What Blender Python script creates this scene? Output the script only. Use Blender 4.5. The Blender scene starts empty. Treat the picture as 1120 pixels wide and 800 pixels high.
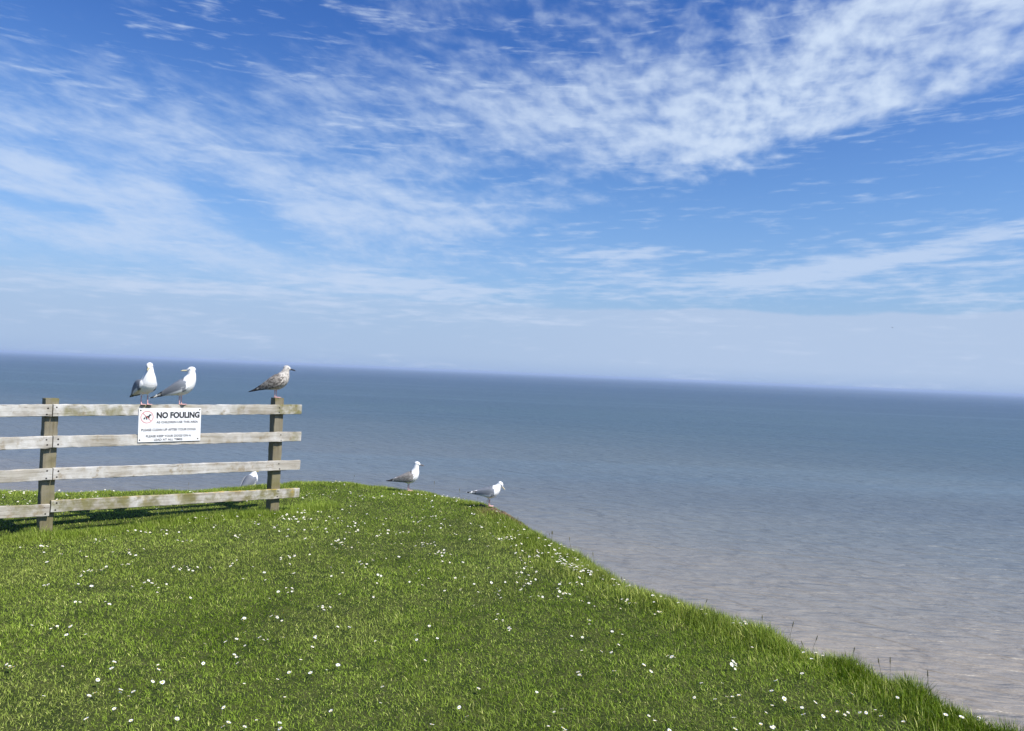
import bpy, math, random
import numpy as np
from mathutils import Vector, Matrix, kdtree

rng = np.random.default_rng(7)
random.seed(7)
S = bpy.context.scene
COL = S.collection
R = math.radians

# ------------------------------------------------------------------ camera
F = 1120 * 26.0 / 36.0
CAMH = 1.6
cd = bpy.data.cameras.new('camera'); cd.lens = 26.0; cd.sensor_width = 36.0
cd.clip_start = 0.05; cd.clip_end = 200000.0
cam = bpy.data.objects.new('camera', cd); COL.objects.link(cam)
RC = Matrix.Rotation(R(90 + 0.55), 3, 'X') @ Matrix.Rotation(R(2.455), 3, 'Z')
cam.matrix_world = Matrix.Translation((0, 0, CAMH)) @ RC.to_4x4()
S.camera = cam
CP = Vector((0, 0, CAMH))

def ray(px, py):
    """direction of a photograph pixel (1120 x 800)"""
    return (RC @ Vector(((px - 560) / F, (400 - py) / F, -1.0))).normalized()
def on_ground(px, py, z=0.0):
    d = ray(px, py); return CP + d * ((z - CAMH) / d.z)
def at_depth(px, py, D):
    d = ray(px, py); return CP + d * (D / d.y)
def on_plane(px, py, p0, nrm):
    d = ray(px, py); return CP + d * ((p0 - CP).dot(nrm) / d.dot(nrm))

# ------------------------------------------------------------------ world
SUN_AZ, SUN_EL = 122.0, 52.0            # degrees clockwise from +Y, above the horizon
W = bpy.data.worlds.new('World'); S.world = W; W.use_nodes = True
nt = W.node_tree; nt.nodes.clear()

class G:
    """tiny helper for building node graphs"""
    def __init__(s, tree): s.t = tree
    def n(s, typ, **kw):
        nd = s.t.nodes.new(typ)
        for k, v in kw.items(): setattr(nd, k, v)
        return nd
    def put(s, sock, v):
        if isinstance(v, bpy.types.NodeSocket): s.t.links.new(v, sock)
        elif v is not None:
            if hasattr(sock.default_value, '__len__') and not hasattr(v, '__len__'):
                v = [v] * len(sock.default_value)
            if hasattr(v, '__len__') and len(v) == 3 and len(sock.default_value) == 4: v = (*v, 1)
            sock.default_value = v
    def m(s, op, a, b=None, c=None, clamp=False):
        nd = s.n('ShaderNodeMath', operation=op, use_clamp=clamp)
        s.put(nd.inputs[0], a); s.put(nd.inputs[1], b); s.put(nd.inputs[2], c)
        return nd.outputs[0]
    def vm(s, op, a, b=None):
        nd = s.n('ShaderNodeVectorMath', operation=op)
        s.put(nd.inputs[0], a)
        if b is not None: s.put(nd.inputs[1], b)
        return nd.outputs[0]
    def sep(s, v):
        nd = s.n('ShaderNodeSeparateXYZ'); s.put(nd.inputs[0], v); return nd.outputs
    def comb(s, x, y, z):
        nd = s.n('ShaderNodeCombineXYZ')
        for i, v in enumerate((x, y, z)): s.put(nd.inputs[i], v)
        return nd.outputs[0]
    def noise(s, v, scale, detail=4, rough=.5, dist=0.0, typ='FBM', lac=2.0):
        nd = s.n('ShaderNodeTexNoise'); nd.noise_type = typ
        s.put(nd.inputs['Vector'], v); nd.inputs['Scale'].default_value = scale
        nd.inputs['Detail'].default_value = detail; nd.inputs['Roughness'].default_value = rough
        nd.inputs['Distortion'].default_value = dist; nd.inputs['Lacunarity'].default_value = lac
        return nd.outputs['Fac']
    def ss(s, v, a, b, lo=0.0, hi=1.0):
        nd = s.n('ShaderNodeMapRange', interpolation_type='SMOOTHSTEP')
        for i, q in enumerate((v, a, b, lo, hi)): s.put(nd.inputs[i], q)
        return nd.outputs[0]
    def mix(s, f, a, b, blend='MIX'):
        nd = s.n('ShaderNodeMix', data_type='RGBA', blend_type=blend)
        s.put(nd.inputs[0], f); s.put(nd.inputs[6], a); s.put(nd.inputs[7], b)
        return nd.outputs[2]
    def mapping(s, v, loc=(0, 0, 0), rot=(0, 0, 0), scale=(1, 1, 1)):
        if any(rot) and tuple(scale) != (1, 1, 1):          # turn first, then stretch
            v = s.mapping(v, rot=rot); rot = (0, 0, 0)
        nd = s.n('ShaderNodeMapping'); s.put(nd.inputs[0], v)
        nd.inputs[1].default_value = loc; nd.inputs[2].default_value = rot; nd.inputs[3].default_value = scale
        return nd.outputs[0]

g = G(nt)
SKY_STR = 0.10; EXPO = 0.42
sky = g.n('ShaderNodeTexSky', sky_type='NISHITA', sun_disc=False)
sky.sun_elevation = R(SUN_EL); sky.sun_rotation = R(SUN_AZ)
sky.air_density = 1.15; sky.dust_density = 1.0; sky.ozone_density = 3.0; sky.altitude = 0
tc = g.n('ShaderNodeTexCoord')
dirv = tc.outputs['Generated']
dx, dy, dz = g.sep(dirv)
az = g.m('ARCTAN2', dx, dy)
el = g.m('ARCSINE', dz)

def blob(px, py, rx, ry, tilt=0.0, soft=1.0):
    """soft elliptical patch of sky, given as its direction; tilt in degrees, up to the right positive"""
    d = ray(px, py); a0 = math.atan2(d.x, d.y); e0 = math.asin(d.z)
    t = R(tilt + 2.455); ca, sa = math.cos(t), math.sin(t)
    u = g.m('SUBTRACT', az, a0); v = g.m('SUBTRACT', el, e0)
    k = math.cos(e0)
    u = g.m('MULTIPLY', u, k)
    p = g.m('ADD', g.m('MULTIPLY', u, ca * F / rx), g.m('MULTIPLY', v, sa * F / rx))
    q = g.m('ADD', g.m('MULTIPLY', u, -sa * F / ry), g.m('MULTIPLY', v, ca * F / ry))
    r2 = g.m('ADD', g.m('MULTIPLY', p, p), g.m('MULTIPLY', q, q))
    return g.m('EXPONENT', g.m('MULTIPLY', r2, -1.0 * soft))

def total(items):
    acc = None
    for amp, s in items:
        t = g.m('MULTIPLY', s, amp)
        acc = t if acc is None else g.m('ADD', acc, t)
    return acc

# cover of the high broken layer (positive = cloud, negative = clear sky)
layer = total([
    (0.75, blob(1075, 25, 170, 62, 10)), (0.62, blob(965, 85, 110, 42, 8)),
    (0.52, blob(830, 130, 150, 38, 16)), (0.32, blob(640, 140, 170, 50, 4)),
    (0.29, blob(640, 60, 330, 75, -2)), (0.26, blob(330, 150, 260, 55, 4)),
    (0.12, blob(300, 70, 330, 50, 0)), (0.20, blob(110, 100, 200, 34, -10)),
    (0.85, blob(440, 232, 120, 17, -3)), (0.75, blob(215, 262, 240, 14, -15)),
    (0.65, blob(120, 205, 210, 15, -6)), (0.42, blob(30, 240, 150, 14, -8)),
    (0.40, blob(20, 130, 110, 20, -8)), (0.35, blob(300, 195, 200, 22, 6)),
    (0.40, blob(420, 275, 260, 40, -6)), (0.35, blob(120, 300, 260, 34, -2)),
    (0.22, blob(790, 186, 70, 22, -5)), (0.34, blob(884, 200, 18, 8, 0)), (0.25, blob(600, 205, 60, 20, 8)),
    (-0.30, blob(110, 25, 250, 32, 4)), (-0.95, blob(262, 228, 66, 18, -25)),
    (-0.55, blob(70, 225, 60, 9, -5)), (-0.60, blob(900, 210, 330, 50, 12)),
    (-0.40, blob(1060, 150, 150, 42, 6)), (-0.25, blob(560, 190, 40, 12, 0)),
    (-0.16, blob(830, 60, 50, 22, 10)),
])
low = total([
    (0.62, blob(690, 280, 85, 11, -2)), (0.30, blob(900, 298, 170, 20, 3)),
    (0.60, blob(1050, 266, 120, 9, 8)), (0.42, blob(880, 300, 120, 7, 4)), (0.25, blob(1090, 296, 120, 12, -2)),
    (0.34, blob(690, 312, 200, 16, -2)), (0.85, blob(440, 314, 130, 11, -5)), (0.70, blob(170, 312, 170, 10, -1)),
    (0.42, blob(540, 348, 160, 7, -3)), (0.30, blob(1060, 330, 120, 9, 0)), (0.25, blob(120, 345, 200, 12, 0)),
])
zz = g.m('ADD', g.m('MAXIMUM', dz, 0.0), 0.16)
P = g.comb(g.m('DIVIDE', dx, zz), g.m('DIVIDE', dy, zz), 0.0)
wob = g.noise(P, 1.6, 3, .5)
Pw = g.vm('ADD', P, g.comb(g.m('MULTIPLY', wob, .55), g.m('MULTIPLY', wob, -.35), 0))
Pc = g.vm('ADD', P, g.comb(g.m('MULTIPLY', wob, .16), g.m('MULTIPLY', wob, -.10), 0))
cells = g.noise(g.mapping(Pc, rot=(0, 0, R(14)), scale=(1.0, .62, 1)), 15.0, 3, .5, .1)
big = g.noise(g.mapping(Pw, rot=(0, 0, R(18)), scale=(.75, 1.5, 1)), 2.6, 5, .55)
fine = g.noise(g.mapping(Pc, rot=(0, 0, R(25)), scale=(1.0, .7, 1)), 34.0, 4, .6)
rt = g.ss(az, -.38, .10)
rip = g.noise(g.mapping(g.comb(az, el, 0.0), rot=(0, 0, R(13)), scale=(17.0, 46.0, 1)), 1.0, 3, .5, .25)
sk = g.noise(g.mapping(g.comb(az, el, 0.0), rot=(0, 0, R(12)), scale=(3.6, 21.0, 1)), 1.0, 6, .6, .3)
rt2 = g.ss(az, .0, .28)
vv = g.m('ADD', g.m('MULTIPLY', el, .96), g.m('MULTIPLY', az, .27))
ph = g.m('ADD', g.m('MULTIPLY', vv, 230.0), g.m('MULTIPLY', g.noise(g.comb(az, el, 0.0), 9.0, 4, .6), 26.0))
wav = g.m('MULTIPLY', g.m('SINE', ph), g.m('MULTIPLY', g.ss(az, -.45, -.1), g.ss(az, .45, .25)))
fld = total([(.075, wav), (1.15, g.m('MULTIPLY', g.m('SUBTRACT', cells, .5), g.m('ADD', .42, g.m('MULTIPLY', rt2, .75)))),
             (.85, g.m('MULTIPLY', g.m('SUBTRACT', rip, .5), g.m('SUBTRACT', 1.0, g.m('MULTIPLY', rt2, .75)))),
             (1.1, g.m('MULTIPLY', g.m('SUBTRACT', sk, .5), g.m('SUBTRACT', 1.0, g.m('MULTIPLY', rt, .55)))), (1.0, g.m('SUBTRACT', big, .5)), (.40, g.m('SUBTRACT', fine, .5))])
dens = g.m('POWER', g.ss(g.m('ADD', fld, g.m('MINIMUM', layer, .72)), -.05, 1.12), 1.1)
# streaks near the horizon live in azimuth / elevation, where the layer is seen edge on
Q = g.comb(az, g.m('ADD', g.m('MULTIPLY', el, 6.5), g.m('MULTIPLY', az, -.15)), 0.0)
st = g.noise(Q, 6.5, 6, .6, .2)
st2 = g.noise(Q, 26.0, 4, .6, .2)
dens_low = g.ss(g.m('ADD', g.m('ADD', g.m('MULTIPLY', st, 2.8), g.m('MULTIPLY', st2, 1.9)), g.m('MULTIPLY', low, 1.5)), 2.40, 3.65)
up = g.ss(el, .045, .15)
dens = g.m('MULTIPLY', dens, up)
opa = g.m('ADD', .70, g.m('MULTIPLY', g.ss(az, -.25, .45), .24))
dcloud = g.m('SUBTRACT', 1.0, g.m('MULTIPLY', g.m('SUBTRACT', 1.0, g.m('MULTIPLY', dens, opa)),
             g.m('SUBTRACT', 1.0, g.m('MULTIPLY', dens_low, .66))))
# milky air low down, denser on the left
left = g.ss(az, .35, -.45)
veil = g.m('MULTIPLY', g.ss(el, .26, .03), g.m('ADD', .50, g.m('MULTIPLY', left, .18)))
shelf_edge = g.m('ADD', .070, g.m('MULTIPLY', g.noise(g.comb(az, 0, 0), 6.0, 4), .035))
shelf = g.m('MULTIPLY', g.ss(el, g.m('ADD', shelf_edge, .004), shelf_edge), g.ss(az, -.10, .25))
veil = g.m('ADD', veil, g.m('MULTIPLY', shelf, .16))
skyc = g.mix(1.0, sky.outputs[0], g.mix(g.ss(el, .20, .48), (0.58, 0.80, 1.12), (0.30, 0.56, 1.04)), 'MULTIPLY')
k = 1.0 / SKY_STR / 2 ** EXPO
skyc = g.mix(veil, skyc, (.37 * k, .52 * k, .79 * k))
skyc = g.mix(g.ss(el, .13, .02, 0, .75), skyc, (.385 * k, .525 * k, .76 * k))
bank = g.m('MULTIPLY', g.ss(el, g.m('ADD', shelf_edge, .006), shelf_edge), g.m('ADD', .30, g.m('MULTIPLY', g.ss(az, -.25, .35), .55)))
skyc = g.mix(bank, skyc, (.47 * k, .59 * k, .80 * k))
skyc = g.mix(g.ss(el, .022, -.004, 0, .85), skyc, (.36 * k, .49 * k, .73 * k))
ccol = g.mix(g.ss(el, .03, .40), (.60 * k, .70 * k, .89 * k), (.68 * k, .80 * k, .97 * k))
skyc = g.mix(dcloud, skyc, ccol)
bg = g.n('ShaderNodeBackground'); g.put(bg.inputs[0], skyc); bg.inputs[1].default_value = SKY_STR
out = g.n('ShaderNodeOutputWorld'); nt.links.new(bg.outputs[0], out.inputs[0])

# ------------------------------------------------------------------ sun, exposure
sl = bpy.data.lights.new('sun', 'SUN'); sl.energy = 4.8; sl.angle = R(.53); sl.color = (1.0, .95, .87)
so = bpy.data.objects.new('sun', sl); COL.objects.link(so)
sd = Vector((math.sin(R(SUN_AZ)) * math.cos(R(SUN_EL)), math.cos(R(SUN_AZ)) * math.cos(R(SUN_EL)), math.sin(R(SUN_EL))))
so.rotation_euler = sd.to_track_quat('Z', 'Y').to_euler()
vs = S.view_settings; vs.view_transform = 'Standard'; vs.look = 'None'; vs.gamma = 1; vs.exposure = EXPO
vs.use_curve_mapping = False
S.cycles.max_bounces = 6; S.cycles.transparent_max_bounces = 8; S.cycles.volume_bounces = 0

# ------------------------------------------------------------------ helpers
def mat(name):
    m = bpy.data.materials.new(name); m.use_nodes = True
    t = m.node_tree; t.nodes.clear()
    q = G(t); b = q.n('ShaderNodeBsdfPrincipled'); o = q.n('ShaderNodeOutputMaterial')
    t.links.new(b.outputs[0], o.inputs[0])
    return m, q, b, o
def flat(name, c, rough=.6, spec=.3):
    m, q, b, o = mat(name); b.inputs['Base Color'].default_value = (*c, 1)
    b.inputs['Roughness'].default_value = rough; b.inputs['Specular IOR Level'].default_value = spec
    return m
def tag(o, label=None, cat=None, group=None, kind=None):
    if label: o['label'] = label
    if cat: o['category'] = cat
    if group: o['group'] = group
    if kind: o['kind'] = kind
    return o
def link(name, me, parent=None):
    o = bpy.data.objects.new(name, me); COL.objects.link(o)
    if parent is not None: o.parent = parent
    return o
def mesh_np(name, V, faces_flat, starts, totals, mats=(), smooth=False, midx=None):
    me = bpy.data.meshes.new(name)
    me.vertices.add(len(V)); me.vertices.foreach_set('co', np.asarray(V, np.float32).ravel())
    me.loops.add(len(faces_flat)); me.loops.foreach_set('vertex_index', np.asarray(faces_flat, np.int32))
    me.polygons.add(len(starts))
    me.polygons.foreach_set('loop_start', np.asarray(starts, np.int32))
    me.polygons.foreach_set('loop_total', np.asarray(totals, np.int32))
    if midx is not None: me.polygons.foreach_set('material_index', np.asarray(midx, np.int32))
    me.update(calc_edges=True)
    if smooth: me.polygons.foreach_set('use_smooth', np.ones(len(starts), bool))
    for m in mats: me.materials.append(m)
    return me
def mesh_py(name, V, Fs, mats=(), smooth=False):
    me = bpy.data.meshes.new(name); me.from_pydata([tuple(v) for v in V], [], Fs); me.update()
    if smooth: me.polygons.foreach_set('use_smooth', [True] * len(me.polygons))
    for m in mats: me.materials.append(m)
    return me
def hashn(ix, iy, seed):
    h = (ix * 374761393 + iy * 668265263 + seed * 1442695041) & 0xffffffff
    h = ((h ^ (h >> 13)) * 1274126177) & 0xffffffff
    return ((h ^ (h >> 16)) & 0xffff) / 65535.0
def vnoise(x, y, s, seed=0):
    x = np.asarray(x, float) * s + 1000; y = np.asarray(y, float) * s + 1000
    ix = np.floor(x).astype(np.int64); iy = np.floor(y).astype(np.int64)
    fx = x - ix; fy = y - iy; fx = fx * fx * (3 - 2 * fx); fy = fy * fy * (3 - 2 * fy)
    a = hashn(ix, iy, seed); b = hashn(ix + 1, iy, seed); c = hashn(ix, iy + 1, seed); d = hashn(ix + 1, iy + 1, seed)
    return (a * (1 - fx) + b * fx) * (1 - fy) + (c * (1 - fx) + d * fx) * fy

# ------------------------------------------------------------------ the lie of the land
edge_px = [(0, 538), (70, 540), (130, 538), (200, 536), (260, 532), (300, 529), (340, 527), (380, 528), (430, 533),
           (480, 541), (520, 547), (546, 556), (562, 574), (590, 590), (625, 610), (645, 628), (680, 641), (730, 656), (780, 678),
           (820, 694), (880, 716), (935, 737), (985, 759), (1030, 781), (1070, 800), (1105, 818), (1150, 848)]
edge = [(p.x, p.y) for p in (on_ground(*q) for q in edge_px)]
edge = [(-62, 24), (-42, 17.5), (-27, 13), (-18, 10.6), (-12, 9.5), (-8.5, 9.1)] + edge + [(3.15, 2.3), (3.7, 1.0), (4.6, -1.2), (6.0, -4.5), (8.0, -9), (12, -18), (20, -34), (32, -60)]
edge = np.array(edge)
def resample(P, step):
    seg = np.hypot(*(P[1:] - P[:-1]).T); s = np.concatenate([[0], np.cumsum(seg)])
    n = int(s[-1] / step); t = np.linspace(0, s[-1], n)
    return np.stack([np.interp(t, s, P[:, 0]), np.interp(t, s, P[:, 1])], 1)
E1 = resample(edge, .12)
_n3 = vnoise(E1[:, 0], E1[:, 1], 1.7, 3) - .5; _n4 = vnoise(E1[:, 0], E1[:, 1], 4.5, 4) - .5
E1[:, 0] += _n3 * .06 + _n4 * .07
E1[:, 1] += _n3 * .05 + _n4 * .09
def sdist(x, y):
    """signed distance to the cliff edge, positive on the land"""
    x = np.atleast_1d(np.asarray(x, float)); y = np.atleast_1d(np.asarray(y, float))
    A = E1[:-1]; B = E1[1:]; AB = B - A; L2 = (AB ** 2).sum(1)
    out = np.empty(len(x)); CH = 4000
    for i in range(0, len(x), CH):
        px = x[i:i + CH, None]; py = y[i:i + CH, None]
        wx = px - A[None, :, 0]; wy = py - A[None, :, 1]
        t = np.clip((wx * AB[:, 0] + wy * AB[:, 1]) / L2, 0, 1)
        ex = wx - t * AB[:, 0]; ey = wy - t * AB[:, 1]
        d2 = ex * ex + ey * ey; j = d2.argmin(1); r = np.arange(len(j))
        cr = AB[j, 0] * wy[r, j] - AB[j, 1] * wx[r, j]
        out[i:i + CH] = np.sqrt(d2[r, j]) * np.where(cr < 0, 1, -1)
    return out
_gx = np.arange(-13, 7.01, .04); _gy = np.arange(-4, 13.01, .04)
_DX, _DY = np.meshgrid(_gx, _gy); _DG = sdist(_DX.ravel(), _DY.ravel()).reshape(_DX.shape)
def fdistance(x, y):
    u = np.clip((x + 13) / .04, 0, len(_gx) - 1.001); v = np.clip((y + 4) / .04, 0, len(_gy) - 1.001)
    i = u.astype(int); j = v.astype(int); fu = u - i; fv = v - j
    return (_DG[j, i] * (1 - fu) + _DG[j, i + 1] * fu) * (1 - fv) + (_DG[j + 1, i] * (1 - fu) + _DG[j + 1, i + 1] * fu) * fv
def gz_base(x, y):
    x = np.asarray(x, float); y = np.asarray(y, float)
    u_ = (x + 4.05) * .72 + (y - 6.45) * .69; w_ = (x + 4.05) * .69 - (y - 6.45) * .72      # along the fence, and in front of it
    z = -.06 * np.exp(-((w_ + .30) / .22) ** 2) * np.exp(-((u_ - .4) / 1.9) ** 4)
    z = z + (vnoise(x, y, .35, 11) - .5) * .07 + (vnoise(x, y, 1.1, 12) - .5) * .035 + (vnoise(x, y, 3.4, 13) - .5) * .014
    return z
def gz(x, y, d=None):
    if d is None: d = sdist(x, y)
    z = gz_base(x, y)
    o = np.clip(.18 - d, 0, 10)
    return z - np.where(o < .55, .55 * o ** 1.6, .55 * .55 ** 1.6 + (o - .55) * 1.6)
def gz1(x, y): return float(gz(np.array([x]), np.array([y]))[0])

# grass sheet: a grid, fine where it is seen, cells dropped beyond the edge
def axis(a, b, f0, f1, fine, ratio=1.22):
    xs = list(np.arange(f0, f1, fine)); s = fine; x = f0
    while x > a: s = min(s * ratio, 4); x -= s; xs.insert(0, x)
    s = fine; x = xs[-1]
    while x < b: s = min(s * ratio, 4); x += s; xs.append(x)
    return np.array(xs)
X = axis(-62, 32, -11, 5, .09); Y = axis(-62, 26, -3, 12, .09)
GX, GY = np.meshgrid(X, Y); D = sdist(GX.ravel(), GY.ravel()); Z = gz(GX.ravel(), GY.ravel(), D)
nx, ny = len(X), len(Y)
idx = np.arange(nx * ny).reshape(ny, nx)
q = np.stack([idx[:-1, :-1], idx[:-1, 1:], idx[1:, 1:], idx[1:, :-1]], -1).reshape(-1, 4)
keep = D[q].min(1) > -.75
q = q[keep]
used, inv = np.unique(q.ravel(), return_inverse=True)
V = np.stack([GX.ravel(), GY.ravel(), Z], 1)[used]
gm, gq, gb, go_ = mat('turf_soil')
co = gq.n('ShaderNodeTexCoord').outputs['Object']
c = gq.mix(gq.ss(gq.noise(co, 9, 5), .35, .65), (.028, .042, .009), (.060, .072, .018))
c = gq.mix(gq.ss(gq.noise(co, 60, 3), .55, .75), c, (.10, .095, .045))
gq.put(gb.inputs['Base Color'], c); gb.inputs['Roughness'].default_value = .95
gb.inputs['Specular IOR Level'].default_value = .1
bp = gq.n('ShaderNodeBump'); bp.inputs['Strength'].default_value = .8; bp.inputs['Distance'].default_value = .03
gq.put(bp.inputs['Height'], gq.noise(co, 45, 4)); gq.put(gb.inputs['Normal'], bp.outputs[0])
n4 = len(inv) // 4
me = mesh_np('ground', V, inv, np.arange(n4) * 4, np.full(n4, 4), [gm], True)
ground = tag(link('ground', me), kind='structure')

# cliff face: strips following the edge down to the beach, then the sea bed
SEA = -11.0
E2 = resample(edge, .45)
tg = np.gradient(E2, axis=0); tg /= np.hypot(tg[:, 0], tg[:, 1])[:, None]
for _ in range(30): tg[1:-1] = (tg[:-2] + tg[1:-1] * 2 + tg[2:]) / 4
tg /= np.hypot(tg[:, 0], tg[:, 1])[:, None]
NR = np.stack([-tg[:, 1], tg[:, 0]], 1)
prof = [(.52, -.62), (.80, -1.1), (1.05, -1.8), (1.2, -2.6), (1.5, -3.4), (1.7, -4.3), (2.1, -5.2), (2.3, -6.1), (2.7, -7.0), (3.1, -8.0), (3.8, -9.0), (4.9, -9.9), (6.0, -10.9), (9, -11.4), (14, -11.9), (25, -12.6), (60, -15)]
rows = []
for k_, (o, z) in enumerate(prof):
    s = .05 if k_ == 0 else min(.5, .12 + .06 * k_)
    r = (vnoise(E2[:, 0] + k_ * 3.1, E2[:, 1], .9, 21 + k_) - .5) * 2 * s
    P2 = E2 + NR * (o + r)[:, None]
    zz_ = np.full(len(E2), z) + (vnoise(E2[:, 0], E2[:, 1], 1.3, 50 + k_) - .5) * (.1 if k_ == 0 else .5 * s)
    rows.append(np.column_stack([P2, zz_]))
V = np.concatenate(rows); n = len(E2); Fs = []
for a in range(len(prof) - 1):
    for b in range(n - 1):
        Fs.append((a * n + b, a * n + b + 1, (a + 1) * n + b + 1, (a + 1) * n + b))
cm, cq, cb, _ = mat('boulder_clay')
co = cq.n('ShaderNodeTexCoord').outputs['Object']
c = cq.mix(cq.ss(cq.noise(co, 1.4, 6, .6), .3, .7), (.16, .085, .05), (.26, .17, .11))
c = cq.mix(cq.ss(cq.noise(co, 6, 5, .6), .55, .75), c, (.09, .08, .035))
cq.put(cb.inputs['Base Color'], c); cb.inputs['Roughness'].default_value = .95
bp = cq.n('ShaderNodeBump'); bp.inputs['Distance'].default_value = .15
cq.put(bp.inputs['Height'], cq.noise(co, 3, 8, .65)); cq.put(cb.inputs['Normal'], bp.outputs[0])
tag(link('cliff', mesh_py('cliff', V, Fs, [cm], True)), kind='structure')

# ------------------------------------------------------------------ sea
sm, sq, sb, so_ = mat('sea_water')
co = sq.n('ShaderNodeTexCoord').outputs['Object']
x_, y_, z_ = sq.sep(co)
# distance out from the shore (the coast runs away to the upper left)
off = sq.m('ADD', sq.m('MULTIPLY', x_, .35), sq.m('MULTIPLY', y_, .92))
bign = sq.noise(sq.mapping(co, scale=(.02, .045, 1)), 1.0, 4, .55)
off = sq.m('ADD', off, sq.m('MULTIPLY', sq.m('SUBTRACT', bign, .5), 34))
lo = sq.m('LOGARITHM', sq.m('MAXIMUM', off, 8.0), 10.0)
c = sq.mix(sq.ss(lo, 1.48, 1.92), (.260, .226, .180), (.132, .150, .155))
c = sq.mix(sq.ss(lo, 1.78, 2.36), c, (.050, .090, .110))
c = sq.mix(sq.ss(lo, 2.3, 3.0), c, (.026, .060, .092))
slick = sq.noise(sq.mapping(co, rot=(0, 0, R(-3)), scale=(.0005, .020, 1)), 1.0, 5, .6, .3)
patch = sq.noise(sq.mapping(co, rot=(0, 0, R(8)), scale=(.006, .022, 1)), 1.0, 4, .55, .3)
c = sq.mix(sq.ss(slick, .50, .66, 0, .30), c, (.12, .19, .24))
c = sq.mix(sq.ss(patch, .42, .64, 0, .22), c, (.035, .060, .095))
sq.put(sb.inputs['Base Color'], c)
sb.inputs['IOR'].default_value = 1.333
sb.inputs['Specular IOR Level'].default_value = .5
dist = sq.n('ShaderNodeVectorMath', operation='LENGTH')
sq.put(dist.inputs[0], co); dist = dist.outputs['Value']
sq.put(sb.inputs['Roughness'], sq.ss(dist, 60, 900, .40, .44))
w1 = sq.noise(sq.mapping(co, rot=(0, 0, R(20)), scale=(.30, .85, 1)), 1.0, 2, .5, .4)
w2 = sq.noise(sq.mapping(co, rot=(0, 0, R(9)), scale=(.75, 2.1, 1)), 1.0, 3, .55, .4)
w3 = sq.noise(sq.mapping(co, rot=(0, 0, R(30)), scale=(3.0, 6.0, 1)), 1.0, 2, .5)
w0 = sq.noise(sq.mapping(co, rot=(0, 0, R(12)), scale=(.05, .16, 1)), 1.0, 3, .5)
def tot(q_, items):
    acc = None
    for amp, s in items:
        t = q_.m('MULTIPLY', s, amp); acc = t if acc is None else q_.m('ADD', acc, t)
    return acc
H = tot(sq, [(.8, w0), (.80, w1), (.27, w2), (.028, w3)])
bp = sq.n('ShaderNodeBump'); bp.inputs['Distance'].default_value = 1.0
calm = sq.ss(slick, .60, .70)
sq.put(bp.inputs['Strength'], sq.m('MULTIPLY', sq.ss(dist, 40, 1500, 1.0, .85), sq.m('SUBTRACT', 1.0, sq.m('MULTIPLY', calm, .75))))
sq.put(bp.inputs['Height'], H); sq.put(sb.inputs['Normal'], bp.outputs[0])
RS = 30000.0
rads = [0, 60, 200, 600, 2000, 7000, RS]; NS = 96
V = [(0, 0, SEA)]; Fs = []
for r in rads[1:]:
    V += [(r * math.cos(2 * math.pi * i / NS), r * math.sin(2 * math.pi * i / NS), SEA) for i in range(NS)]
for i in range(NS):
    j = (i + 1) % NS; Fs.append((0, 1 + i, 1 + j))
    for k_ in range(len(rads) - 2):
        a = 1 + k_ * NS; b = a + NS; Fs.append((a + i, b + i, b + j, a + j))
sea = tag(link('sea', mesh_py('sea', V, Fs, [sm])), kind='structure')

# land under everything behind the camera, so that the headland is solid
lm_V = [(-62, -62, -1.2), (28, -62, -1.2)]

# ------------------------------------------------------------------ haze over the water
hm = bpy.data.materials.new('haze_air'); hm.use_nodes = True; hm.node_tree.nodes.clear()
hq = G(hm.node_tree)
pv = hq.n('ShaderNodeVolumePrincipled'); pv.inputs['Color'].default_value = (.54, .68, .92, 1)
pv.inputs['Density'].default_value = .00034; pv.inputs['Anisotropy'].default_value = 0.0
ho = hq.n('ShaderNodeOutputMaterial'); hm.node_tree.links.new(pv.outputs[0], ho.inputs['Volume'])
a, z0, z1 = RS + 500, -17.0, 4.0
V = [(-a, -a, z0), (a, -a, z0), (a, a, z0), (-a, a, z0), (-a, -a, z1), (a, -a, z1), (a, a, z1), (-a, a, z1)]
Fs = [(0, 3, 2, 1), (4, 5, 6, 7), (0, 1, 5, 4), (1, 2, 6, 5), (2, 3, 7, 6), (3, 0, 4, 7)]
tag(link('haze', mesh_py('haze', V, Fs, [hm])), kind='stuff')

# ------------------------------------------------------------------ fence
D1, D2 = 6.45, 7.99
P1 = at_depth(52, 510, D1); P2 = at_depth(300.5, 500, D2)
fd = Vector((P2.x - P1.x, P2.y - P1.y, 0)); bay = fd.length; fd.normalize()
fn = Vector((fd.y, -fd.x, 0))                       # towards the camera
POSTW = .102; RT = .038

wm, wq, wb, _ = mat('weathered_wood')
tcn = wq.n('ShaderNodeTexCoord'); co = tcn.outputs['Object']
oi = wq.n('ShaderNodeObjectInfo').outputs['Random']
cox = wq.vm('ADD', co, wq.comb(wq.m('MULTIPLY', oi, 37.0), wq.m('MULTIPLY', oi, 11.0), wq.m('MULTIPLY', oi, 7.0)))
grain = wq.noise(wq.mapping(cox, scale=(1.6, 38, 38)), 1.0, 5, .6, .5)
fineg = wq.noise(wq.mapping(cox, scale=(7, 190, 190)), 1.0, 3, .6, .2)
blot = wq.noise(cox, 3.5, 5, .6)
blot2 = wq.noise(wq.vm('ADD', cox, (9, 3, 5)), 9, 5, .65)
c = wq.mix(wq.ss(grain, .30, .70), (.30, .265, .215), (.49, .46, .395))
c = wq.mix(wq.ss(blot, .40, .68), c, (.60, .585, .55))
c = wq.mix(wq.ss(fineg, .56, .78, 0, .45), c, (.15, .12, .085))
c = wq.mix(wq.ss(blot2, .54, .70, 0, .7), c, (.24, .18, .10))
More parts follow.
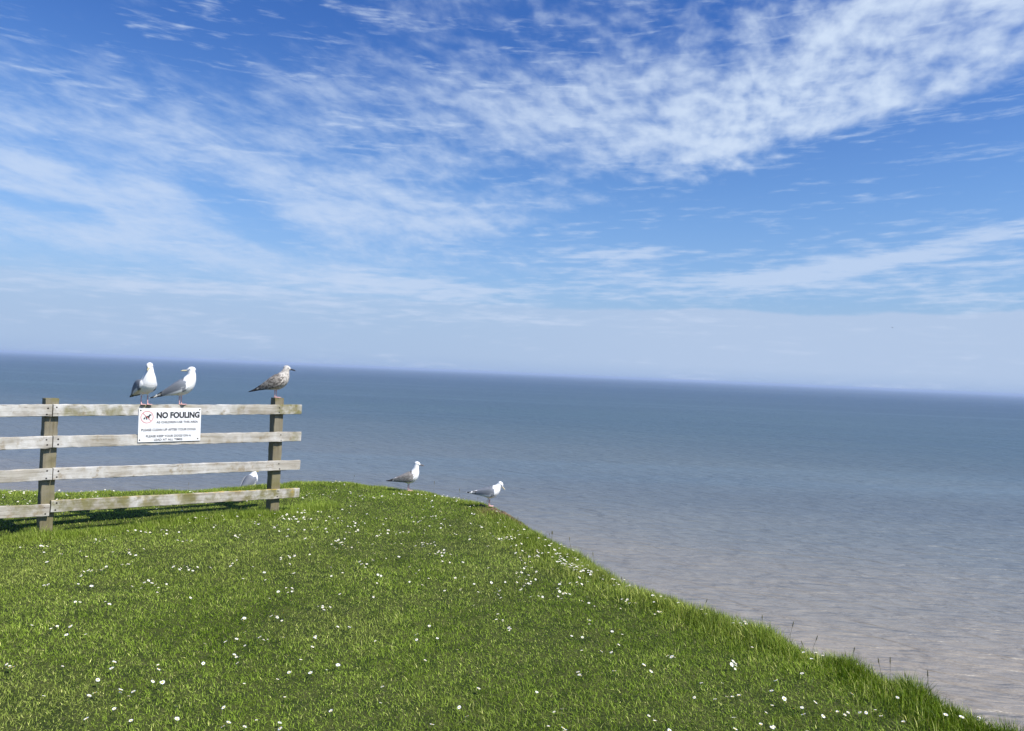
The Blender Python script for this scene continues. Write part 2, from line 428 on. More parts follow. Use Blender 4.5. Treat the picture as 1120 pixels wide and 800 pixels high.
c = wq.mix(wq.ss(wq.noise(wq.mapping(cox, scale=(2.5, 60, 60)), 1.0, 4, .6, 1.0), .60, .68, 0, .7), c, (.14, .11, .075))
x_, y_, z_ = wq.sep(co)
at = wq.n('ShaderNodeAttribute'); at.attribute_name = 'algae'
alg = wq.m('MULTIPLY', wq.ss(wq.noise(cox, 6.0, 6, .65), .38, .62), at.outputs['Fac'])
apo = wq.n('ShaderNodeAttribute'); apo.attribute_name = 'damp'
c = wq.mix(apo.outputs['Fac'], c, wq.mix(grain, (.09, .075, .042), (.225, .19, .11)))
c = wq.mix(alg, c, (.16, .145, .04))
ali = wq.n('ShaderNodeAttribute'); ali.attribute_name = 'crust'
c = wq.mix(wq.m('MULTIPLY', wq.ss(wq.noise(cox, 22.0, 4, .6), .40, .55), ali.outputs['Fac']), c, (.46, .32, .04))
wq.put(wb.inputs['Base Color'], c); wb.inputs['Roughness'].default_value = .85
wb.inputs['Specular IOR Level'].default_value = .2
bp = wq.n('ShaderNodeBump'); bp.inputs['Strength'].default_value = .6; bp.inputs['Distance'].default_value = .004
wq.put(bp.inputs['Height'], wq.m('ADD', grain, wq.m('MULTIPLY', fineg, .5))); wq.put(wb.inputs['Normal'], bp.outputs[0])
nailm = flat('rusty_nail', (.035, .028, .024), .6)

def wood_box(name, L, Wd, Ht, parent, mw, seed, algae_fn, damp=0.0, crust_fn=None, bow=0.0, top_bevel=.004):
    """board along local X, subdivided so that its edges can be worn; mw places it"""
    rs = np.random.default_rng(seed); nxs = max(4, int(L / .05))
    b = top_bevel
    ring = [(-Wd / 2 + b, -Ht / 2), (Wd / 2 - b, -Ht / 2), (Wd / 2, -Ht / 2 + b), (Wd / 2, Ht / 2 - b),
            (Wd / 2 - b, Ht / 2), (-Wd / 2 + b, Ht / 2), (-Wd / 2, Ht / 2 - b), (-Wd / 2, -Ht / 2 + b)]
    V = []; A = []
    for i in range(nxs + 1):
        u = i / nxs; x = (u - .5) * L; e = rs.normal(0, .0016, (8, 2))
        for (yy, zz), (ey, ez) in zip(ring, e):
            V.append((x, yy + ey, zz + ez + bow * (1 - (2 * u - 1) ** 2)))
            A.append(algae_fn(x, yy, zz))
    Fs = []
    for i in range(nxs):
        for k_ in range(8):
            j = (k_ + 1) % 8; Fs.append((i * 8 + k_, (i + 1) * 8 + k_, (i + 1) * 8 + j, i * 8 + j))
    Fs.append(tuple(range(0, 8))[::1]); Fs.append(tuple(reversed(range(nxs * 8, nxs * 8 + 8))))
    me = mesh_py(name, V, Fs, [wm])
    at_ = me.attributes.new('algae', 'FLOAT', 'POINT'); at_.data.foreach_set('value', np.array(A, np.float32))
    me.attributes.new('damp', 'FLOAT', 'POINT').data.foreach_set('value', np.full(len(V), damp, np.float32))
    cr = np.array([crust_fn(*v) if crust_fn else 0 for v in V], np.float32)
    me.attributes.new('crust', 'FLOAT', 'POINT').data.foreach_set('value', cr)
    o = link(name, me, parent); o.matrix_world = mw
    return o

fence = tag(link('wooden_fence', None), 'weathered four-rail wooden fence with two square posts on the grass by the cliff edge', 'fence')
fence.location = (P1.x, P1.y, gz1(P1.x, P1.y))
bpy.context.view_layer.update()
FI = fence.matrix_world.inverted()
def place(o, mw):
    o.matrix_parent_inverse = Matrix.Identity(4); o.matrix_local = FI @ mw
def frame(center, xdir, ydir):
    x = xdir.normalized(); y = (ydir - x * ydir.dot(x)).normalized(); z = x.cross(y)
    M = Matrix((x, y, z)).transposed().to_4x4(); M.translation = center; return M

tops = {0: 1.205, 1: 1.22, -1: 1.18}
post_tops = []
for i in (-1, 0, 1):
    b = P1 + fd * (bay * i); b.z = 0
    gzv = gz1(b.x, b.y); top = tops[i]; bot = gzv - .35
    L = top - bot; c0 = Vector((b.x, b.y, (top + bot) / 2))
    mw = frame(c0, Vector((0.0, 0, 1)), fd)
    o = wood_box('post', L, POSTW, POSTW, fence, Matrix.Identity(4), 10 + i,
                 lambda x, y, z, L=L: .75 * max(0, min(1, (.10 + .55 - abs(x + .1)) * 1.2)) + (.9 if x > L / 2 - .05 else 0), damp=.85)
    place(o, mw); post_tops.append(Vector((b.x, b.y, top)))
# rails on the front of the posts; end points read off the photograph onto the fence plane
pf = Vector((P1.x, P1.y, 0)) + fn * (POSTW / 2 + RT / 2 + .001)
SEAM = 57
rails = [(((0, 449.5), (SEAM, 449)), ((SEAM, 449), (329, 448)), .125),
         (((0, 485.5), (SEAM, 483.5)), ((SEAM, 483.5), (328.5, 477.5)), .125),
         (((0, 521.5), (SEAM, 518.5)), ((SEAM, 518.5), (327.5, 508.5)), .125),
         (((0, 560.5), (SEAM - 3, 558)), ((SEAM - 2.5, 554), (326.5, 539)), .125)]
def nail(parent_rail, p):
    V = []; nn = 8; r = .0075
    o_ = p + fn * (RT / 2 + .0015)
    zz = Vector((0, 0, 1))
    for k_ in range(nn):
        a = 2 * math.pi * k_ / nn; V.append(o_ + fd * r * math.cos(a) + zz * r * math.sin(a))
    V.append(o_ + fn * .002)
    for k_ in range(nn):
        a = 2 * math.pi * k_ / nn; V.append(o_ - fn * .004 + fd * r * math.cos(a) + zz * r * math.sin(a))
    Fs = [(k_, (k_ + 1) % nn, nn) for k_ in range(nn)] + [(k_, nn + 1 + k_, nn + 1 + (k_ + 1) % nn, (k_ + 1) % nn) for k_ in range(nn)]
    inv = parent_rail.matrix_world.inverted()
    me = mesh_py('nail', [inv @ v for v in V], Fs, [nailm])
    link('nail', me, parent_rail)
rail_geo = []
for ri, (lp, rp, ht) in enumerate(rails):
    for side, (a, b) in enumerate((lp, rp)):
        A = on_plane(a[0], a[1], pf, fn); B = on_plane(b[0], b[1], pf, fn)
        d = (B - A).normalized()
        if side == 0:                               # runs on out of frame to the next post
            A = B - d * (bay + .02)
            B = B - d * .004
        else: A = A + d * .004
        L = (B - A).length; hgt = .102
        def alg_fn(x, y, z, L=L, ri=ri, side=side):
            v = .12
            if side == 1:
                if ri == 0: v = .95 if x > L / 2 - .30 else (.7 if -L / 2 + .1 < x < -L / 2 + .8 else .22)
                if ri == 1: v = .6 if x > L / 2 - .14 else .10
                if ri == 2: v = .05
                if ri == 3: v = .85 if x > 0 else .75
            if ri == 3 and z > hgt * .3: v = .9
            return v
        mw = frame((A + B) / 2, d, -fn)
        o = wood_box('rail', L, RT, hgt, fence, Matrix.Identity(4), 100 + ri * 2 + side, alg_fn, 0,
                     (lambda x, y, z: (.75 if z > .049 and x > .1 else .3 if z > .049 else 0)) if ri == 3 and side == 1 else None)
        place(o, mw); bpy.context.view_layer.update()
        if side == 1: tag(o, ['topmost rail with a green mossy right end', 'second rail from the top, behind the lower edge of the sign',
                              'third rail from the top, the palest one', 'lowest rail, stained green with yellow lichen on its top'][ri])
        rail_geo.append((o, A, B, d, hgt))
        up_ = Vector((0, 0, 1))
        for dist_ in ((L - .035,) if side == 0 else (.035, L - (L - bay) - .01)):
            for s in (-.028, .026):
                jx, jz = random.uniform(-.012, .012), random.uniform(-.008, .008)
                nail(o, A + d * (dist_ + jx) + up_ * (s + jz))
# ------------------------------------------------------------------ sign
sign_p = pf + fn * (RT / 2 + .006)
cTL, cTR, cBR, cBL = [on_plane(px, py, sign_p, fn) for px, py in ((151.8, 446.8), (220.0, 446.3), (218.8, 482.0), (150.6, 484.0))]
white = flat('sign_white', (.80, .80, .79), .35, .5); black = flat('sign_black', (.02, .02, .024), .5)
redm = flat('faded_red', (.62, .26, .25), .5); screwm = flat('screw_head', (.10, .075, .05), .5)
sgn = link('warning_sign', None); sgn.location = (cBL + cBR) / 2
tag(sgn, 'white NO FOULING notice with a red ring, screwed to the upper two fence rails', 'sign')
so0 = Vector(sgn.location)
def SP(u, v, h=0.0):
    p = cTL.lerp(cTR, u).lerp(cBL.lerp(cBR, u), v); return p + fn * h - so0
SW = (cTR - cTL).length; SH = (cBL - cTL).length
nu, nv = 12, 6
V = []; Fs = []
for h in (.0, .003):
    for j in range(nv + 1):
        for i in range(nu + 1):
            V.append(SP(i / nu, j / nv, h + .0015 * math.sin(3.1 * i / nu)))
n1 = (nu + 1) * (nv + 1)
for j in range(nv):
    for i in range(nu):
        a = j * (nu + 1) + i
        Fs.append((n1 + a, n1 + a + nu + 1, n1 + a + nu + 2, n1 + a + 1)); Fs.append((a, a + 1, a + nu + 2, a + nu + 1))
bd = [j for j in range(nu + 1)] + [j * (nu + 1) + nu for j in range(1, nv + 1)] + [nv * (nu + 1) + i for i in range(nu - 1, -1, -1)] + [j * (nu + 1) for j in range(nv - 1, 0, -1)]
for k_ in range(len(bd)):
    a, b = bd[k_], bd[(k_ + 1) % len(bd)]; Fs.append((a, n1 + a, n1 + b, b))
link('panel', mesh_py('panel', V, Fs, [white]), sgn)
def text_part(s, u0, u1, v0, v1, bold=0.0, name='lettering'):
    cu = bpy.data.curves.new('t', 'FONT'); cu.body = s; cu.size = 1; cu.offset = bold; cu.resolution_u = 3
    ob = bpy.data.objects.new('t', cu); COL.objects.link(ob); bpy.context.view_layer.update()
    me0 = ob.evaluated_get(bpy.context.evaluated_depsgraph_get()).to_mesh()
    vs_ = [v.co.copy() for v in me0.vertices]; fs = [tuple(p.vertices) for p in me0.polygons]
    xs = [v.x for v in vs_]; ys = [v.y for v in vs_]
    x0, x1, y0, y1 = min(xs), max(xs), min(ys), max(ys)
    V = []
    for v in vs_:
        u = u0 + (u1 - u0) * (v.x - x0) / (x1 - x0); w = v1 - (v1 - v0) * (v.y - y0) / (y1 - y0)
        V.append(SP(u, w, .0042 + .0015 * math.sin(3.1 * u)))
    ob.evaluated_get(bpy.context.evaluated_depsgraph_get()).to_mesh_clear()
    bpy.data.objects.remove(ob); bpy.data.curves.remove(cu)
    return link(name, mesh_py(name, V, fs, [black]), sgn)
text_part('NO FOULING', .275, .975, .115, .305, .045)
text_part('AS CHILDREN USE THIS AREA', .275, .95, .385, .455, .02)
text_part('PLEASE CLEAN UP AFTER YOUR DOGS.', .045, .925, .605, .68, .02)
text_part('PLEASE KEEP YOUR DOGS ON A', .12, .84, .795, .865, .02)
text_part('LEAD AT ALL TIMES', .245, .70, .905, .970, .02)
def ring_part(name, uc, vc, r0, r1, m_, h):
    V = []; Fs = []; nn = 40
    for k_ in range(nn):
        a = 2 * math.pi * k_ / nn
        for r in (r0, r1): V.append(SP(uc + r * math.cos(a) / SW, vc + r * math.sin(a) / SH, h + .0015 * math.sin(3.1 * uc)))
    for k_ in range(nn):
        j = (k_ + 1) % nn; Fs.append((2 * k_, 2 * k_ + 1, 2 * j + 1, 2 * j))
    return link(name, mesh_py(name, V, Fs, [m_]), sgn)
UC, VC, RR = .128, .262, .100 * SW
ring_part('prohibition_ring', UC, VC, RR * .88, RR, redm, .0042)
# slanting bar and dog silhouette
def poly_part(name, pts, m_, h):
    V = [SP(UC + x * RR / SW, VC - y * RR / SH, h + .0015 * math.sin(3.1 * UC)) for x, y in pts]
    return link(name, mesh_py(name, V, [tuple(range(len(V)))], [m_]), sgn)
s2 = .7071
poly_part('slanting_bar', [(-s2 * .88 - .04, s2 * .88 - .04), (-s2 * .88 + .04, s2 * .88 + .04), (s2 * .88 + .04, -s2 * .88 + .04), (s2 * .88 - .04, -s2 * .88 - .04)], redm, .0048)
poly_part('dog_silhouette', [(-.10, .18), (.05, .22), (.20, .18), (.30, .38), (.42, .50), (.52, .42), (.68, .40), (.66, .26), (.50, .22), (.40, .05), (.36, -.18),
                    (.38, -.42), (.26, -.42), (.22, -.18), (.10, -.10), (0, -.28), (.06, -.42), (-.10, -.42), (-.16, -.20), (-.22, -.02), (-.30, .08), (-.38, .02)], black, .0045)
poly_part('dropping', [(-.58, -.34), (-.50, -.12), (-.42, .02), (-.34, -.10), (-.26, -.34)], black, .0045)
for u, v in ((.03, .06), (.975, .055), (.955, .935), (.025, .935)):
    V = []; nn = 10
    for k_ in range(nn):
        a = 2 * math.pi * k_ / nn; V.append(SP(u + .0075 * math.cos(a) / SW, v + .0075 * math.sin(a) / SH, .0042))
    V.append(SP(u, v, .009))
    for k_ in range(nn):
        a = 2 * math.pi * k_ / nn; V.append(SP(u + .0075 * math.cos(a) / SW, v + .0075 * math.sin(a) / SH, .0))
    link('screw', mesh_py('screw', V, [(k_, (k_ + 1) % nn, nn) for k_ in range(nn)] + [(k_, nn + 1 + k_, nn + 1 + (k_ + 1) % nn, (k_ + 1) % nn) for k_ in range(nn)], [screwm]), sgn)

# ------------------------------------------------------------------ gulls
fm, fq, fb, _ = mat('plumage')
a1 = fq.n('ShaderNodeAttribute'); a1.attribute_name = 'col'
a2 = fq.n('ShaderNodeAttribute'); a2.attribute_name = 'mottle'
co = fq.n('ShaderNodeTexCoord').outputs['Object']
n1_ = fq.noise(fq.mapping(co, rot=(0, R(25), 0), scale=(34, 45, 60)), 1.0, 3, .6, .6)
c = fq.mix(fq.m('MULTIPLY', fq.ss(n1_, .44, .56), a2.outputs['Fac']), a1.outputs['Color'], (.085, .074, .064))
fq.put(fb.inputs['Base Color'], c); fb.inputs['Roughness'].default_value = .75
fb.inputs['Specular IOR Level'].default_value = .2
bp = fq.n('ShaderNodeBump'); bp.inputs['Strength'].default_value = .35; bp.inputs['Distance'].default_value = .003
fq.put(bp.inputs['Height'], fq.noise(fq.mapping(co, rot=(0, R(25), 0), scale=(60, 160, 160)), 1.0, 3, .6)); fq.put(fb.inputs['Normal'], bp.outputs[0])
eyem = flat('eye_dark', (.02, .015, .01), .2, .6)
bill_mats = {}

def loft(st, ns=14, cap=True):
    """st: (x, y, z, ry, rz) stations; elliptical rings square to the spine"""
    st = [np.array(s, float) for s in st]; V = []; Fs = []
    C_ = [s[:3] for s in st]
    for i, s in enumerate(st):
        t = (C_[min(i + 1, len(st) - 1)] - C_[max(i - 1, 0)]); t /= np.linalg.norm(t) + 1e-9
        side = np.array([0, 1, 0]) - t * t[1]
        side /= np.linalg.norm(side) + 1e-9
        upv = np.cross(t, side)
        for k_ in range(ns):
            a = 2 * math.pi * k_ / ns
            V.append(s[:3] + side * s[3] * math.cos(a) + upv * s[4] * math.sin(a))
    for i in range(len(st) - 1):
        for k_ in range(ns):
            j = (k_ + 1) % ns; Fs.append((i * ns + k_, i * ns + j, (i + 1) * ns + j, (i + 1) * ns + k_))
    Fs.append(tuple(reversed(range(ns)))); Fs.append(tuple(range((len(st) - 1) * ns, len(st) * ns)))
    return V, Fs
def smooth_st(st, n=4):
    A = np.array(st, float); out_ = []
    for i in range(len(A) - 1):
        p0, p1, p2, p3 = A[max(i - 1, 0)], A[i], A[i + 1], A[min(i + 2, len(A) - 1)]
        for k_ in range(n):
            t = k_ / n
            v = .5 * ((2 * p1) + (-p0 + p2) * t + (2 * p0 - 5 * p1 + 4 * p2 - p3) * t * t + (-p0 + 3 * p1 - 3 * p2 + p3) * t ** 3)
            v[3:] = np.maximum(v[3:], .0015); out_.append(v)
    out_.append(A[-1]); return out_

WHITE = (.78, .78, .76)
def gull(label, loc, yaw, head=(.088, .335), neck_mid=(.086, .285), hyaw=0, hpitch=0, pitch=0, mode='adult', scale=1.0, bill=(.62, .50, .16), tail_dark=False, leg_gap=.026, plump=1.09):
    pieces = []     # (verts, faces, kind)
    cp_, sp_ = math.cos(R(pitch)), math.sin(R(pitch))
    def tip(st_):                       # tail up by 'pitch', about the shoulders
        o_ = []
        for q_ in st_:
            x0, z0 = q_[0] - .03, q_[2] - .18
            o_.append((.03 + x0 * cp_ + z0 * sp_ if x0 < 0 else q_[0], q_[1], .18 - x0 * sp_ + z0 * cp_ if x0 < 0 else q_[2], q_[3], q_[4]))
        return o_
    hx, hz = head; nx_, nz = neck_mid
    body = smooth_st(tip([(-.238, 0, .062, .022, .004), (-.195, 0, .085, .030, .009), (-.15, 0, .108, .038, .024), (-.09, 0, .130, .055, .044),
                      (-.04, 0, .150, .067, .060), (.01, 0, .170, .074, .071), (.048, 0, .198, .070, .066)]) + [
                      ((.070 + nx_) / 2 - .004, 0, (.205 + nz) / 2, .054, .053), (nx_, 0, nz, .037, .038), ((nx_ + hx) / 2, 0, (nz + hz) / 2, .031, .032), (hx, 0, hz, .026, .027)])
    for q_ in body: q_[3] *= plump; q_[4] *= plump if q_[0] > -.2 else 1
    pieces.append((*loft(body, 18), 'body'))
    # head: egg shape turned by hyaw / hpitch
    Rh = Matrix.Rotation(R(hyaw), 3, 'Z') @ Matrix.Rotation(R(hpitch), 3, 'Y')
    hst = [(-.034, 0, 0, .004, .004), (-.030, 0, .001, .015, .016), (-.018, 0, .003, .025, .026), (0, 0, .005, .029, .0295), (.016, 0, .003, .026, .026), (.028, 0, -.001, .020, .020), (.039, 0, -.005, .012, .012), (.046, 0, -.007, .007, .007)]
    hv, hf = loft(smooth_st(hst, 2), 16)
    hc = Vector((hx, 0, hz))
    hv = [np.array(Rh @ Vector(v) + hc) for v in hv]
    pieces.append((hv, hf, 'head'))
    for s in (-1, 1):
        wing = smooth_st(tip([(.070, s * .050, .212, .008, .014), (.050, s * .063, .196, .014, .036), (.0, s * .070, .172, .017, .050), (-.07, s * .060, .138, .015, .042),
                          (-.14, s * .040, .108, .011, .028), (-.195, s * .022, .084, .007, .016), (-.238, s * .010, .066, .005, .009), (-.282, s * .002, .052, .0025, .004)]))
        for q_ in wing: q_[1] *= plump; q_[4] *= plump
        pieces.append((*loft(wing, 12), 'wing'))
        lx = -.002 + s * .006
        leg = [(lx - .012, s * leg_gap * 1.25, .130, .016, .018), (lx - .006, s * leg_gap * 1.1, .098, .011, .012), (lx - .002, s * leg_gap, .078, .0062, .0062), (lx - .004, s * leg_gap, .045, .0048, .0048), (lx, s * leg_gap, .012, .0052, .0052), (lx + .002, s * leg_gap, .003, .0055, .0055)]
        pieces.append((*loft(leg, 8), 'leg'))
        fx = lx - .004
        foot = [(fx, s * leg_gap - .004, .007), (fx, s * leg_gap + .004, .007), (fx + .046, s * leg_gap + .027, .0045), (fx + .056, s * leg_gap, .0045), (fx + .046, s * leg_gap - .027, .0045),
                (fx - .012, s * leg_gap, .006)]
        n_ = len(foot); FV = [np.array(p) for p in foot] + [np.array((p[0], p[1], -.001)) for p in foot]
        order = [5, 0, 4, 3, 2, 1]
        ff = [tuple(order), tuple(i + n_ for i in reversed(order))]
        ff += [(order[i], order[i] + n_, order[(i + 1) % 6] + n_, order[(i + 1) % 6]) for i in range(6)]
        pieces.append((FV, ff, 'leg'))
    Vs = []; Fs = []; kinds = []
    for v, f, kd_ in pieces:
        b = len(Vs); Vs += [tuple(p) for p in v]; Fs += [tuple(i + b for i in q_) for q_ in f]; kinds += [kd_] * len(v)
    kd = kdtree.KDTree(len(Vs))
    for i, v in enumerate(Vs): kd.insert(v, i)
    kd.balance()
    me0 = mesh_py('tmp', Vs, Fs)
    ob = link('tmp', me0); md = ob.modifiers.new('r', 'REMESH'); md.mode = 'VOXEL'; md.voxel_size = .0033
    sm_ = ob.modifiers.new('s', 'SMOOTH'); sm_.factor = .5; sm_.iterations = 2
    bpy.context.view_layer.update()
    me = bpy.data.meshes.new_from_object(ob.evaluated_get(bpy.context.evaluated_depsgraph_get()))
    bpy.data.objects.remove(ob)
    me.name = 'body'; me.polygons.foreach_set('use_smooth', [True] * len(me.polygons))
    me.materials.clear(); me.materials.append(fm)
    nV = len(me.vertices); C4 = np.ones((nV, 4), np.float32); MO = np.zeros(nV, np.float32)
    grey = {'adult': (.165, .180, .205), 'juv': (.27, .245, .215), 'sub': (.25, .235, .22)}[mode]
    for v in me.vertices:
        p = v.co; _, i, _ = kd.find(p); kd_ = kinds[i]
        c_ = WHITE; mo = 0
        if pitch and p.x < .03:
            dx0, dz0 = p.x - .03, p.z - .18
            p = Vector((.03 + dx0 * cp_ - dz0 * sp_, p.y, .18 + dx0 * sp_ + dz0 * cp_))
        if kd_ == 'leg': c_ = (.60, .36, .34) if v.co.z < .082 else WHITE
        elif kd_ == 'head':
            c_ = WHITE
            if mode == 'juv': mo = .42; c_ = (.62, .59, .54)
        elif kd_ == 'wing':
            c_ = grey; mo = {'adult': 0, 'juv': .95, 'sub': .55}[mode]
            low_ = .172 + (p.x) * .42 - .034
            if mode == 'adult' and (p.z < low_ + .006 and -.15 < p.x < .02): c_ = (.66, .66, .65)   # pale trailing edge
            if p.x < -.165:
                c_ = (.022, .022, .024); mo = 0
                if mode == 'adult' and (-.222 < p.x < -.208 or p.x < -.272): c_ = (.75, .75, .74)
            if p.x > .052: c_ = WHITE if mode != 'juv' else (.50, .46, .40)
        else:
            top_ = .17 + p.x * .45
            if p.z > top_ + .012 and -.16 < p.x < .022:
                c_ = grey; mo = {'adult': 0, 'juv': .85, 'sub': .45}[mode]
            elif mode == 'juv': c_ = (.56, .52, .46); mo = .55 if p.z < .26 else .35
            if p.x < -.195:
                if mode != 'adult' or tail_dark: c_ = (.045, .038, .033); mo = 0
            elif mode == 'sub' and p.z < .14: mo = .15
        C4[v.index, :3] = c_; MO[v.index] = mo
    # soften the borders between colours a little
    E_ = np.empty(len(me.edges) * 2, np.int32); me.edges.foreach_get('vertices', E_); E_ = E_.reshape(-1, 2)
    for _ in range(2):
        acc = C4.copy(); cnt = np.ones(nV, np.float32)
        np.add.at(acc, E_[:, 0], C4[E_[:, 1]]); np.add.at(acc, E_[:, 1], C4[E_[:, 0]])
        np.add.at(cnt, E_[:, 0], 1); np.add.at(cnt, E_[:, 1], 1); C4 = acc / cnt[:, None]
    ca_ = me.attributes.new('col', 'FLOAT_COLOR', 'POINT'); ca_.data.foreach_set('color', C4.ravel())
    me.attributes.new('mottle', 'FLOAT', 'POINT').data.foreach_set('value', MO)
    root = link('herring_gull', None); tag(root, label, 'seagull', 'gulls standing on the fence and the cliff edge')
    link('body', me, root)
    # bill, two shades
    key = tuple(bill)
    if key not in bill_mats: bill_mats[key] = flat('bill', bill, .4, .4)
    dark = (.05, .04, .035)
    bst = [(.036, 0, -.006, .0085, .0095), (.050, 0, -.0075, .0070, .0082), (.066, 0, -.009, .0055, .0070), (.080, 0, -.0105, .0048, .0070), (.090, 0, -.0135, .0036, .0050), (.096, 0, -.018, .0015, .0018)]
    bv, bf = loft(smooth_st(bst, 2), 10)
    bme = mesh_py('bill', [Rh @ Vector(v) + hc for v in bv], bf, [bill_mats[key]], True)
    link('bill', bme, root)
    for s in (-1, 1):
        ev = []; ef = []
        cc_ = Vector((.020, s * .0225, .006)); nn = 8; mm = 5
        for i in range(mm + 1):
            for j in range(nn):
                th = math.pi * i / mm; ph = 2 * math.pi * j / nn
                ev.append(Rh @ (cc_ + Vector((math.sin(th) * math.cos(ph), math.cos(th), math.sin(th) * math.sin(ph))) * .0042) + hc)
        for i in range(mm):
            for j in range(nn): ef.append((i * nn + j, i * nn + (j + 1) % nn, (i + 1) * nn + (j + 1) % nn, (i + 1) * nn + j))
        link('eye', mesh_py('eye', ev, ef, [eyem], True), root)
    root.location = loc; root.rotation_euler = (0, 0, R(yaw)); root.scale = (scale,) * 3
    return root

def rail_top(px):
    o, A, B, d, hgt = rail_geo[1]
    p = on_plane(px, 443, Vector(A), fn)
    t = (Vector((p.x, p.y, 0)) - Vector((A.x, A.y, 0))).dot(fd) / (B - A).dot(fd)
    q_ = A.lerp(B, t); q_.z += hgt / 2 + .001; return q_
gA = gull('white-breasted adult gull on the top rail, nearest the left post, facing the camera', rail_top(158), -37, head=(.060, .350), neck_mid=(.068, .290), hyaw=-38, hpitch=14, plump=1.03, scale=1.03, bill=(.50, .42, .20), tail_dark=True)
gB = gull('grey-winged adult gull on the top rail directly above the sign, looking back over its shoulder', rail_top(197.5), 16, hyaw=-176, hpitch=-2, head=(.086, .337), scale=1.0, bill=(.62, .55, .35), leg_gap=.018)
pt = post_tops[2]
gC = gull('brown mottled young gull standing on top of the right fence post', pt + Vector((-.012, -.02, .003)), 12, head=(.098, .318), neck_mid=(.085, .272), hyaw=-6, hpitch=4, mode='juv', plump=1.2, scale=1.0, bill=(.03, .026, .024), leg_gap=.018)
def ground_gull(label, px, py, yaw, inside=.10, dz=0.0, **kw):
    """walk out along the line of sight until the cliff edge is 'inside' metres away"""
    D_ = 6.0
    while D_ < 13:
        p = at_depth(px, py, D_)
        if sdist(p.x, p.y)[0] < inside: break
        D_ += .02
    return gull(label, Vector((p.x, p.y, gz1(p.x, p.y) + dz)), yaw, **kw)
gE = ground_gull('gull with brownish wings standing tall on the cliff edge, bill level, nearer the fence', 447, 536, 6, dz=.02, head=(.092, .350), neck_mid=(.080, .285), hyaw=-10, hpitch=3, pitch=12, mode='sub', scale=1.0, bill=(.16, .13, .12), leg_gap=.018)
gF = ground_gull('gull with black wing tips and bowed head at the cliff edge above bare earth', 535.5, 551, 2, inside=.03, dz=.055, head=(.125, .285), neck_mid=(.098, .250), hyaw=-8, hpitch=40, pitch=20, scale=.93, bill=(.60, .52, .34), leg_gap=.012)
D_ = 8.0                                # just over the brow, on the first of the slope
while True:
    pD = at_depth(272.5, 538, D_)
    if sdist(pD.x, pD.y)[0] < -.22: break
    D_ += .02
pD.z = gz1(pD.x, pD.y) - .0
print('hidden gull', pD, 'head px row should be 515')
gD = gull('gull half hidden by the grass behind the lowest rails, left of the right post', pD, 62, head=(.070, .300), neck_mid=(.070, .262), hyaw=0, hpitch=0, plump=1.2, pitch=-14, scale=.90, bill=(.55, .45, .15))

# two gulls far off over the water
def flying(px, py, D_, label, roll):
    p = at_depth(px, py, D_)
    root = link('flying_gull', None); tag(root, label, 'seagull', 'distant gulls in flight')
    v, f = loft(smooth_st([(-.30, 0, 0, .03, .006), (-.15, 0, 0, .05, .04), (0, 0, 0, .075, .07), (.14, 0, .01, .06, .055), (.22, 0, .02, .045, .042), (.29, 0, .015, .01, .01)], 2), 10)
    link('body', mesh_py('body', v, f, [flat('far_gull', (.35, .35, .35))], True), root)
    for s in (-1, 1):
        V = []; Fs = []
        for k_, (yy, zz_, c0, c1, xo) in enumerate([(.05, .02, .09, .1, 0), (.30, .16, .09, .09, .05), (.48, .14, .075, .06, .02), (.70, .04, .01, .02, -.10)]):
            for t_ in (.008, -.008): V += [(xo + c0, s * yy, zz_ + t_), (xo - c1, s * yy, zz_ + t_)]
        for k_ in range(3):
            a = k_ * 4
            for q_ in ((0, 1, 5, 4), (2, 6, 7, 3), (0, 4, 6, 2), (1, 3, 7, 5)): Fs.append(tuple(a + i for i in q_))
        Fs += [(0, 2, 3, 1), (12, 13, 15, 14)]
        link('wing', mesh_py('wing', V, Fs, [bpy.data.materials['far_gull']]), root)
    root.location = p; root.rotation_euler = (R(roll), 0, R(roll * 3))
flying(794.5, 325.5, 260, 'tiny dark speck of a gull flying below the cloud streaks, the higher of the two', 20)
flying(976, 358.5, 300, 'tiny speck of a gull flying low towards the right, the lower of the two', -15)

# ------------------------------------------------------------------ grass
am, aq, ab, ao = mat('grass_blade')
at1 = aq.n('ShaderNodeAttribute'); at1.attribute_name = 'col'
aq.put(ab.inputs['Base Color'], at1.outputs['Color']); ab.inputs['Roughness'].default_value = .5
ab.inputs['Specular IOR Level'].default_value = .10
tr = aq.n('ShaderNodeBsdfTranslucent'); aq.put(tr.inputs[0], aq.mix(1.0, at1.outputs['Color'], (1.15, 1.15, .5), 'MULTIPLY'))
mx = aq.n('ShaderNodeMixShader'); mx.inputs[0].default_value = .20
am.node_tree.links.new(ab.outputs[0], mx.inputs[1]); am.node_tree.links.new(tr.outputs[0], mx.inputs[2])
am.node_tree.links.new(mx.outputs[0], ao.inputs[0])

